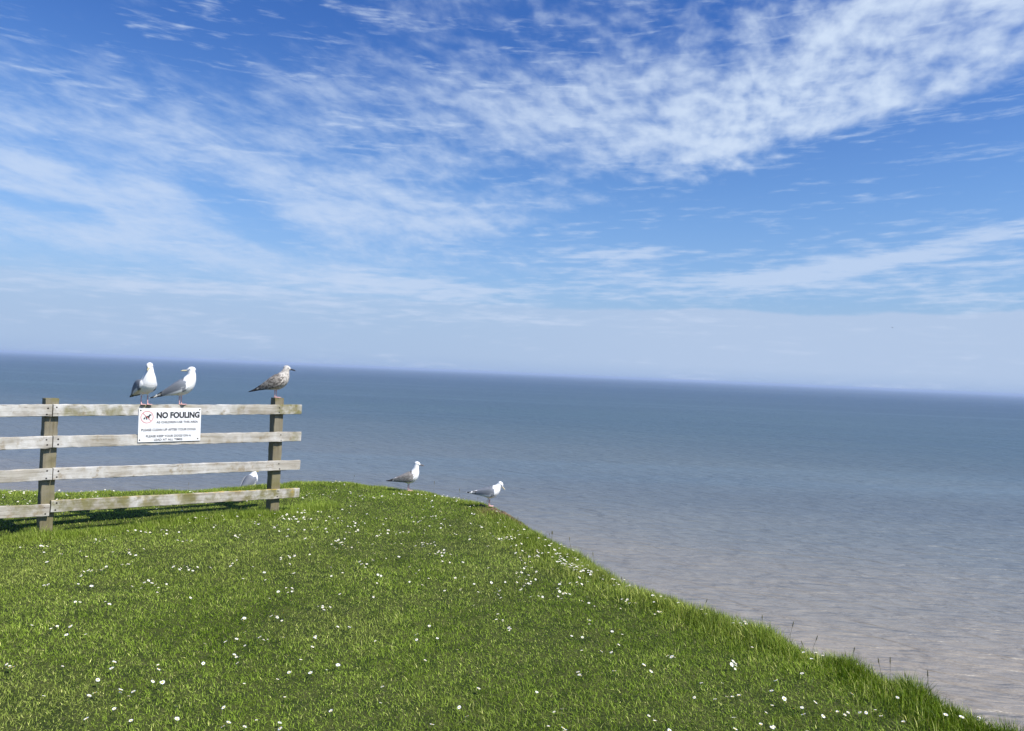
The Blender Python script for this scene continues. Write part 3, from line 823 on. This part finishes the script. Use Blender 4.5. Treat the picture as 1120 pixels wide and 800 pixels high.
def blades(name, x, y, z, h, w, lean, col, kind='stuff'):
    n = len(x); az_ = rng.uniform(0, 2 * np.pi, n); la = rng.uniform(0, 2 * np.pi, n) * .75 + az_ * .25
    bx, by = np.cos(az_) * w / 2, np.sin(az_) * w / 2
    lx, ly = np.cos(la) * lean * h, np.sin(la) * lean * h
    hz_ = h * np.sqrt(np.clip(1 - (lean * .8) ** 2, .15, 1))
    V = np.empty((n, 5, 3), np.float32)
    V[:, 0] = np.stack([x - bx, y - by, z], 1); V[:, 1] = np.stack([x + bx, y + by, z], 1)
    mx_, my_, mz = x + lx * .32, y + ly * .32, z + hz_ * .58
    V[:, 2] = np.stack([mx_ + bx * .85, my_ + by * .85, mz], 1); V[:, 3] = np.stack([mx_ - bx * .85, my_ - by * .85, mz], 1)
    V[:, 4] = np.stack([x + lx, y + ly, z + hz_], 1)
    b = (np.arange(n) * 5)[:, None]
    L = np.concatenate([b + 0, b + 1, b + 2, b + 3, b + 3, b + 2, b + 4], 1).ravel()
    st = np.stack([np.arange(n) * 7, np.arange(n) * 7 + 4], 1).ravel(); tt = np.tile([4, 3], n)
    me = mesh_np(name, V.reshape(-1, 3), L, st, tt, [am])
    C4 = np.ones((n, 5, 4), np.float32); C4[:, :, :3] = col[:, None, :]
    me.attributes.new('col', 'FLOAT_COLOR', 'POINT').data.foreach_set('color', C4.ravel())
    return tag(link(name, me), kind=kind)
def sample(x0, x1, y0, y1, n): return rng.uniform(x0, x1, n), rng.uniform(y0, y1, n)
def palette(x, y, n, dry=.07):
    p1 = vnoise(x, y, 1.3, 31); p2 = vnoise(x, y, 4.5, 32); p3 = vnoise(x, y, .5, 33)
    t = np.clip(.5 + (p1 - .5) * .9 + (p2 - .5) * .7 + rng.normal(0, .22, n), 0, 1)[:, None]
    c = np.array([.085, .120, .010]) * (1 - t) + np.array([.200, .240, .055]) * t
    yl = np.clip((p3 - .45) * 2 + rng.normal(0, .3, n), 0, 1)[:, None] * .45
    c = c * (1 - yl) + np.array([.27, .27, .10]) * yl
    wn = np.clip((vnoise(x, y, .9, 35) * .6 + vnoise(x, y, 2.7, 36) * .4 - .60) * 5, 0, 1)[:, None] * rng.uniform(.3, 1, (n, 1))
    c = c * (1 - .6 * wn) + np.array([.26, .25, .11]) * .6 * wn
    dm = rng.random(n) < dry * (0.4 + 1.2 * p2)
    c[dm] = np.array([.46, .42, .22]) * rng.uniform(.6, 1.1, (dm.sum(), 1))
    return c * rng.uniform(.75, 1.95, (n, 1)) * np.array([1.08, 1.24, .74])
# mown turf: dense inside the view, thinner around it
x, y = sample(-9.5, 4.5, .3, 11.2, 1900000)
d = fdistance(x, y)
inview = (np.abs(x) < y * .74 + .4) & (y > 2.3)
near = np.clip((6.5 - y) / 3.5, 0, 1)
pk = np.where(inview, .62 + .38 * near, .16)
k_ = (d > -.50) & (rng.random(len(x)) < pk)
x, y, d = x[k_], y[k_], d[k_]; n = len(x)
hn = vnoise(x, y, 2.2, 41) * .6 + vnoise(x, y, 7, 42) * .4
h = (.012 + .019 * hn) * rng.uniform(.6, 1.35, n)
h *= 1 + .5 * np.clip(1 - d / .5, 0, 1)
col = palette(x, y, n)
blades('grass', x, y, gz(x, y, d) - .003, h, rng.uniform(.0015, .0030, n) * (1 + y * .04), np.abs(rng.normal(.85, .45, n)), col)
print('turf blades', n)
# long grass: along the edge, along the fence, at the foot of the posts
ex = resample(edge, .01); ex = ex[(ex[:, 0] > -10) & (ex[:, 1] > 1.0) & (ex[:, 1] < 12)]
m_ = 210000
i = rng.integers(0, len(ex), m_)
oxy = rng.normal(0, 1, (m_, 2)); off_ = rng.normal(-.02, .20, m_)
ang = rng.uniform(0, 2 * np.pi, m_)
x = ex[i, 0] + np.cos(ang) * off_ * 1.2; y = ex[i, 1] + np.sin(ang) * off_ * 1.2
d = fdistance(x, y)
cl = np.clip(vnoise(x, y, 1.8, 61) * .5 + vnoise(x, y, 6, 62) * .9 - .2, 0, 1)
right = np.clip((x + .4) / 1.2, 0, 1)
k_ = (d > -.45) & (d < .45) & (rng.random(m_) < np.where(right > .3, .9, .55) * (.3 + cl))
x, y, d, cl, right = x[k_], y[k_], d[k_], cl[k_], right[k_]; n = len(x)
h = (.024 + .050 * cl * (.30 + .80 * right)) * rng.uniform(.6, 1.5, n) * np.clip(1.25 - np.abs(d) * 1.3, .5, 1.2) * (1 + .25 * right)
col = palette(x + 3, y, n, .14) * .80
blades('long_grass', x, y, gz(x, y, d) - .004, h, rng.uniform(.0022, .0042, n), np.abs(rng.normal(.45, .28, n)), col)
# fence strip
m_ = 42000
t = rng.uniform(-1.2, 1.35, m_) * bay; o2 = rng.normal(-.03, .13, m_)
foot = rng.random(m_) < .12
t = np.where(foot, rng.choice([-1, 0, 1], m_) * bay + rng.normal(0, .08, m_), t); o2 = np.where(foot, rng.normal(0, .08, m_), o2)
x = P1.x + fd.x * t + fn.x * o2; y = P1.y + fd.y * t + fn.y * o2
cl = vnoise(x, y, 3, 71)
h = (.03 + .055 * cl) * rng.uniform(.6, 1.4, m_) * np.where(foot, 1.25, 1)
blades('long_grass', x, y, gz(x, y) - .004, h, rng.uniform(.0022, .0042, m_), np.abs(rng.normal(.5, .28, m_)), palette(x, y, m_, .05) * .85)
# flowering stalks rising from the edge
m_ = 120
i = rng.integers(0, len(ex), m_); x = ex[i, 0] + rng.normal(0, .09, m_); y = ex[i, 1] + rng.normal(0, .09, m_)
d = sdist(x, y); k_ = (d > -.3) & (d < .22) & (rng.random(m_) < np.clip((x + 1.2) / 3, .05, 1)); x, y, d = x[k_], y[k_], d[k_]
V = []; Fs = []; zz_ = gz(x, y, d)
for xi, yi, zi in zip(x, y, zz_):
    hh_ = random.uniform(.09, .20); lx, ly = random.gauss(0, .02), random.gauss(0, .02)
    pts = [(xi, yi, zi, .0011), (xi + lx * .4, yi + ly * .4, zi + hh_ * .6, .0009), (xi + lx * .75, yi + ly * .75, zi + hh_ * .82, .0010),
           (xi + lx * .9, yi + ly * .9, zi + hh_ * .90, .0032), (xi + lx, yi + ly, zi + hh_, .0026), (xi + lx * 1.1, yi + ly * 1.1, zi + hh_ * 1.05, .0004)]
    b = len(V)
    for (a_, b_, c_, r_) in pts:
        for q_ in range(4): V.append((a_ + r_ * math.cos(q_ * 1.5708), b_ + r_ * math.sin(q_ * 1.5708), c_))
    for s_ in range(5):
        for q_ in range(4): Fs.append((b + s_ * 4 + q_, b + s_ * 4 + (q_ + 1) % 4, b + s_ * 4 + 4 + (q_ + 1) % 4, b + s_ * 4 + 4 + q_))
tag(link('seed_stalks', mesh_py('seed_stalks', V, Fs, [flat('dry_stalk', (.16, .14, .07), .8)])), kind='stuff')

# bare earth and roots where the edge has broken away, under the right-hand gull
em, eq, eb, _ = mat('broken_earth')
co = eq.n('ShaderNodeTexCoord').outputs['Object']
c = eq.mix(eq.ss(eq.noise(co, 14, 5, .6), .35, .65), (.07, .045, .028), (.19, .125, .075))
eq.put(eb.inputs['Base Color'], c); eb.inputs['Roughness'].default_value = .95
bp = eq.n('ShaderNodeBump'); bp.inputs['Distance'].default_value = .02
eq.put(bp.inputs['Height'], eq.noise(co, 30, 5, .6)); eq.put(eb.inputs['Normal'], bp.outputs[0])
V = []; Fs = []
D_ = 6.0
while sdist(at_depth(550, 562, D_).x, D_)[0] > -.03: D_ += .02
cent = at_depth(550, 562, D_)
for q_ in range(40):
    cx = cent.x + random.gauss(0, .09); cy = cent.y + random.gauss(0, .05) - (cx - cent.x) * .9; r = random.uniform(.016, .05)
    cz = gz1(cx, cy) + r * .35 - .005; b = len(V)
    for i_ in range(7):
        for j_ in range(10):
            th = math.pi * i_ / 6; ph = 2 * math.pi * j_ / 10
            rr = r * (1 + random.uniform(-.22, .22))
            V.append((cx + rr * 1.4 * math.sin(th) * math.cos(ph), cy + rr * 1.2 * math.sin(th) * math.sin(ph), cz + rr * .8 * math.cos(th)))
    for i_ in range(6):
        for j_ in range(10): Fs.append((b + i_ * 10 + j_, b + (i_ + 1) * 10 + j_, b + (i_ + 1) * 10 + (j_ + 1) % 10, b + i_ * 10 + (j_ + 1) % 10))
tag(link('bare_earth', mesh_py('bare_earth', V, Fs, [em])), kind='structure')
m_ = 3200
x = cent.x + rng.normal(0, .13, m_); y = cent.y + rng.normal(0, .12, m_)
cc = np.array([.24, .16, .085]) * rng.uniform(.5, 1.3, (m_, 1))
blades('dead_grass', x, y, gz(x, y), rng.uniform(.02, .06, m_), rng.uniform(.002, .004, m_), np.abs(rng.normal(.9, .4, m_)), cc)

# ------------------------------------------------------------------ daisies
petal = flat('daisy_petal', (.82, .82, .80), .6, .2); yolk = flat('daisy_centre', (.70, .48, .04), .7); stalkm = flat('daisy_stalk', (.08, .16, .03), .6)
def daisy_mesh(seed, hgt=.045, r=.0125):
    rs = random.Random(seed); V = []; Fs = []; mi = []
    tx, ty = rs.uniform(-.55, .55), rs.uniform(-.6, .3)
    def add(p): V.append(p); return len(V) - 1
    for k_ in range(3):
        a = 2.094 * k_; add((.0012 * math.cos(a), .0012 * math.sin(a), -.01)); add((.0010 * math.cos(a), .0010 * math.sin(a), hgt))
    for k_ in range(3):
        j = (k_ + 1) % 3; Fs.append((2 * k_, 2 * j, 2 * j + 1, 2 * k_ + 1)); mi.append(2)
    npet = 15
    def P_(rad, a, z): 
        x_, y_ = rad * math.cos(a), rad * math.sin(a); return (x_, y_, hgt + z + tx * x_ + ty * y_)
    cup = rs.uniform(-.001, .004)
    for k_ in range(npet):
        a = 2 * math.pi * k_ / npet + rs.uniform(-.06, .06); w = .175; rr = r * rs.uniform(.88, 1.08)
        i0 = add(P_(.003, a - w * .8, .0)); i1 = add(P_(.003, a + w * .8, .0)); i2 = add(P_(rr * .75, a + w, cup)); i3 = add(P_(rr, a, cup * 1.1)); i4 = add(P_(rr * .75, a - w, cup))
        Fs.append((i0, i4, i3, i2, i1)); mi.append(0)
    c0 = add(P_(0, 0, .0034)); ring_ = [add(P_(.0046, 2 * math.pi * k_ / 8, .0012)) for k_ in range(8)]
    for k_ in range(8): Fs.append((ring_[k_], ring_[(k_ + 1) % 8], c0)); mi.append(1)
    return V, Fs, mi
def mk_daisy(seed, hgt, r):
    V, Fs, mi = daisy_mesh(seed, hgt, r); me = mesh_py('daisy', V, Fs, [petal, yolk, stalkm]); me.polygons.foreach_set('material_index', mi); return me
variants = [mk_daisy(s_, h_, r_) for s_, h_, r_ in [(1, .040, .0125), (2, .046, .0115), (3, .036, .0135), (4, .050, .012), (5, .042, .0100), (6, .034, .0110)]]
variants_tall = [mk_daisy(s_, h_, r_) for s_, h_, r_ in [(11, .075, .0125), (12, .095, .0115), (13, .085, .0135)]]
L1 = """62,105 125,105,5 135,120 188,130 70,155 245,125 265,145 305,88,4 415,58,2 350,75 460,65,3 510,75 548,68 550,98 585,98,3 600,18,4 635,15,2 680,18,3 645,58 655,70 395,133,6 370,165,5 405,158 250,193,4 270,185,5 310,180,6 320,183 145,228,3 280,232 405,232 418,243,2 455,220,3 485,237,3 510,225 555,172,5 578,176,4 605,170 645,172 712,158 725,153 720,80,3 790,40,3 840,50,3 855,65,2 870,20,6 910,15,5 1045,100,6 1015,102 860,147 887,145 895,240,3 852,250 825,265 572,262,2 322,286 230,286,2 245,282 745,332,3 830,322,4 848,322 988,297,3 1035,345 1070,352 175,357 215,362 203,380 262,380 628,405 690,398 725,385 750,372 808,392,3 820,390 750,405 718,438,2 733,440 965,385 972,402 957,412 1035,472 1000,485 850,512 885,495 748,528 345,468,3 495,530,3 290,555,2 370,548,3 395,558 408,548 20,470,3 40,478 700,648 750,655,2 682,663 785,640 857,643 857,668 540,595"""
L2 = """200,77,6 100,110,6 150,110,4 190,95,3 260,110,5 330,120,5 400,110,6 440,110,5 480,130,4 510,120,2 560,130,3 600,145,3 50,185,5 90,185,4 20,190,3 230,205,8 260,205,5 250,225,5 350,215,5 390,225,6 450,185,4 480,175,3 560,185,2 315,240,3 200,270,7 215,275,4 370,258,4 455,262,8 480,262,4 505,290,5 520,295,3 20,315 45,313 290,320,3 515,318,3 540,295 700,240,8 720,243,8 750,245,2 775,253 690,245,3 730,285,2 800,285,4 805,297,3 755,340 880,335,4 910,345,6 930,345,4 970,360,3 945,375,5 960,385,4 890,345,4 820,370,2 770,385,5 765,395,3 870,420,4 885,415,3 810,425,3 690,412,4 755,405,2 522,408 545,418,2 570,408,2 475,510 500,543 435,545 150,465,4 195,515 230,520 125,552 10,490,3 55,410,3 10,415 305,425,2 700,495,3 720,525,3 760,528 830,505 680,498 625,408"""
L3 = """20,130,5 60,135,4 100,150,3 150,175,4 165,190,2 185,210,5 205,215,2 170,225 245,210,3 275,212 305,222 255,233,3 285,257 50,190,3 95,212 100,262,3 80,288 55,282 150,275,2 168,275,2 90,320,2 125,323 148,325 70,370,3 92,372 155,368 185,380 225,360 280,340,3 290,345 310,357 360,395 360,240 370,247 390,240 400,240 435,265 455,275,4 465,275 500,270 518,268 538,291 560,278 480,320 600,338 630,322 738,340 765,345,2 785,332,2 850,380 880,425 360,190 378,193 415,208 597,383 432,362,4 435,355,2 410,398 420,428 448,435 433,438 540,426 527,460,2 597,460 577,470 600,487 500,505 527,508,2 555,450 680,478 698,480 733,478 748,480 770,472 783,487 663,480 835,507 935,505 972,515 1015,480 1013,490 703,460 285,515 35,505,3 0,497"""
L4 = """490,660,3 600,660,3 590,682 640,705 690,708 740,610,6 770,650,3 930,640,2 990,655,5 1000,665 850,690,3 935,600 360,695,3"""
spots = []
def parse(s_, ox, oy, sc_, jit):
    for tkn in s_.split():
        v = [float(q_) for q_ in tkn.split(',')]; n_ = int(v[2]) if len(v) > 2 else 1
        for k_ in range(n_):
            jx, jy = (0, 0) if k_ == 0 else (random.gauss(0, jit), random.gauss(0, jit * .45))
            spots.append((ox + v[0] / sc_ + jx, oy + v[1] / sc_ + jy))
parse(L1, 0, 560, 2.8, 4.5); parse(L2, 300, 500, 2.8, 4.5); parse(L3, 600, 560, 2.154, 5); parse(L4, 0, 380, 3.294, 3)
for _ in range(110): spots.append((random.uniform(0, 290), random.uniform(535, 562)))
for _ in range(55): spots.append((random.uniform(0, 135), random.uniform(536, 553)))
for _ in range(120): spots.append((random.uniform(330, 560), 535 + random.random() ** 1.4 * 50))
for _ in range(130): spots.append((random.uniform(0, 1000), 570 + 230 * random.random() ** 1.3))
for _ in range(170): spots.append((random.uniform(250, 700), random.uniform(545, 640)))
for _ in range(26):
    qx, qy = random.uniform(560, 760), random.uniform(575, 660)
    for _ in range(random.randint(3, 8)): spots.append((qx + random.gauss(0, 9), qy + random.gauss(0, 4)))
pts = []
for px, py in spots:
    p = on_ground(px, py, .045); pts.append((p.x, p.y))
pts = np.array(pts); dd = sdist(pts[:, 0], pts[:, 1]); ok = (dd > -.12) & (pts[:, 1] < 11.5)
pts = pts[ok]; dd = dd[ok]
zs = gz(pts[:, 0], pts[:, 1], dd)
fdist = (pts[:, 0] - P1.x) * fn.x + (pts[:, 1] - P1.y) * fn.y          # in front of the fence plane when positive
along = (pts[:, 0] - P1.x) * fd.x + (pts[:, 1] - P1.y) * fd.y
order = np.argsort(pts[:, 1] ** 2 + pts[:, 0] ** 2)
nn_d = np.array([np.sort(np.hypot(*(pts - p).T))[1] for p in pts])
FI3 = RC.inverted()
def photo_x(x, y):
    v = FI3 @ Vector((x, y, -CAMH)); return 560 + F * v.x / -v.z
def daisy_label(i):
    x, y = pts[i]; px = photo_x(x, y)
    where = 'left in the lawn' if px < 370 else 'mid lawn' if px < 740 else 'right in the lawn'
    if dd[i] < .45: place_ = 'in the long grass at the cliff edge' + (', lower right' if px > 800 else ', upper stretch')
    elif abs(fdist[i]) < .5 and along[i] < bay + .6: place_ = 'in the rough grass beneath the wooden fence'
    else: place_ = where + (', closest to the viewer' if y < 4.1 else ', halfway up' if y < 5.6 else ', nearer the cliff top')
    kind_ = 'lone white daisy' if nn_d[i] > .11 else 'white daisy in a loose cluster' if nn_d[i] > .045 else 'white daisy touching its neighbour'
    t = kind_ + ' ' + place_
    return t, ('daisies ' + place_).replace(',', '')
rest_V, rest_F, rest_M = [], [], []
for rank, i in enumerate(order):
    x, y = pts[i]; z = zs[i]; tall = dd[i] < .25 and x > -.3
    me = random.choice(variants_tall if tall else variants)
    rz = random.uniform(0, 6.28); sc_ = random.uniform(.62, .98)
    if rank < 300:
        o = link('daisy', me); o.location = (x, y, z); o.rotation_euler = (0, 0, rz); o.scale = (sc_,) * 3
        t_, g_ = daisy_label(i); tag(o, t_, 'daisy', g_)
    else:
        b = len(rest_V); ca_, sa_ = math.cos(rz) * sc_, math.sin(rz) * sc_
        for v in me.vertices:
            rest_V.append((x + v.co.x * ca_ - v.co.y * sa_, y + v.co.x * sa_ + v.co.y * ca_, z + v.co.z * sc_))
        for p in me.polygons: rest_F.append(tuple(b + j for j in p.vertices)); rest_M.append(p.material_index)
me = mesh_py('daisies', rest_V, rest_F, [petal, yolk, stalkm]); me.polygons.foreach_set('material_index', rest_M)
tag(link('far_daisies', me), kind='stuff')
print('daisies', len(pts))
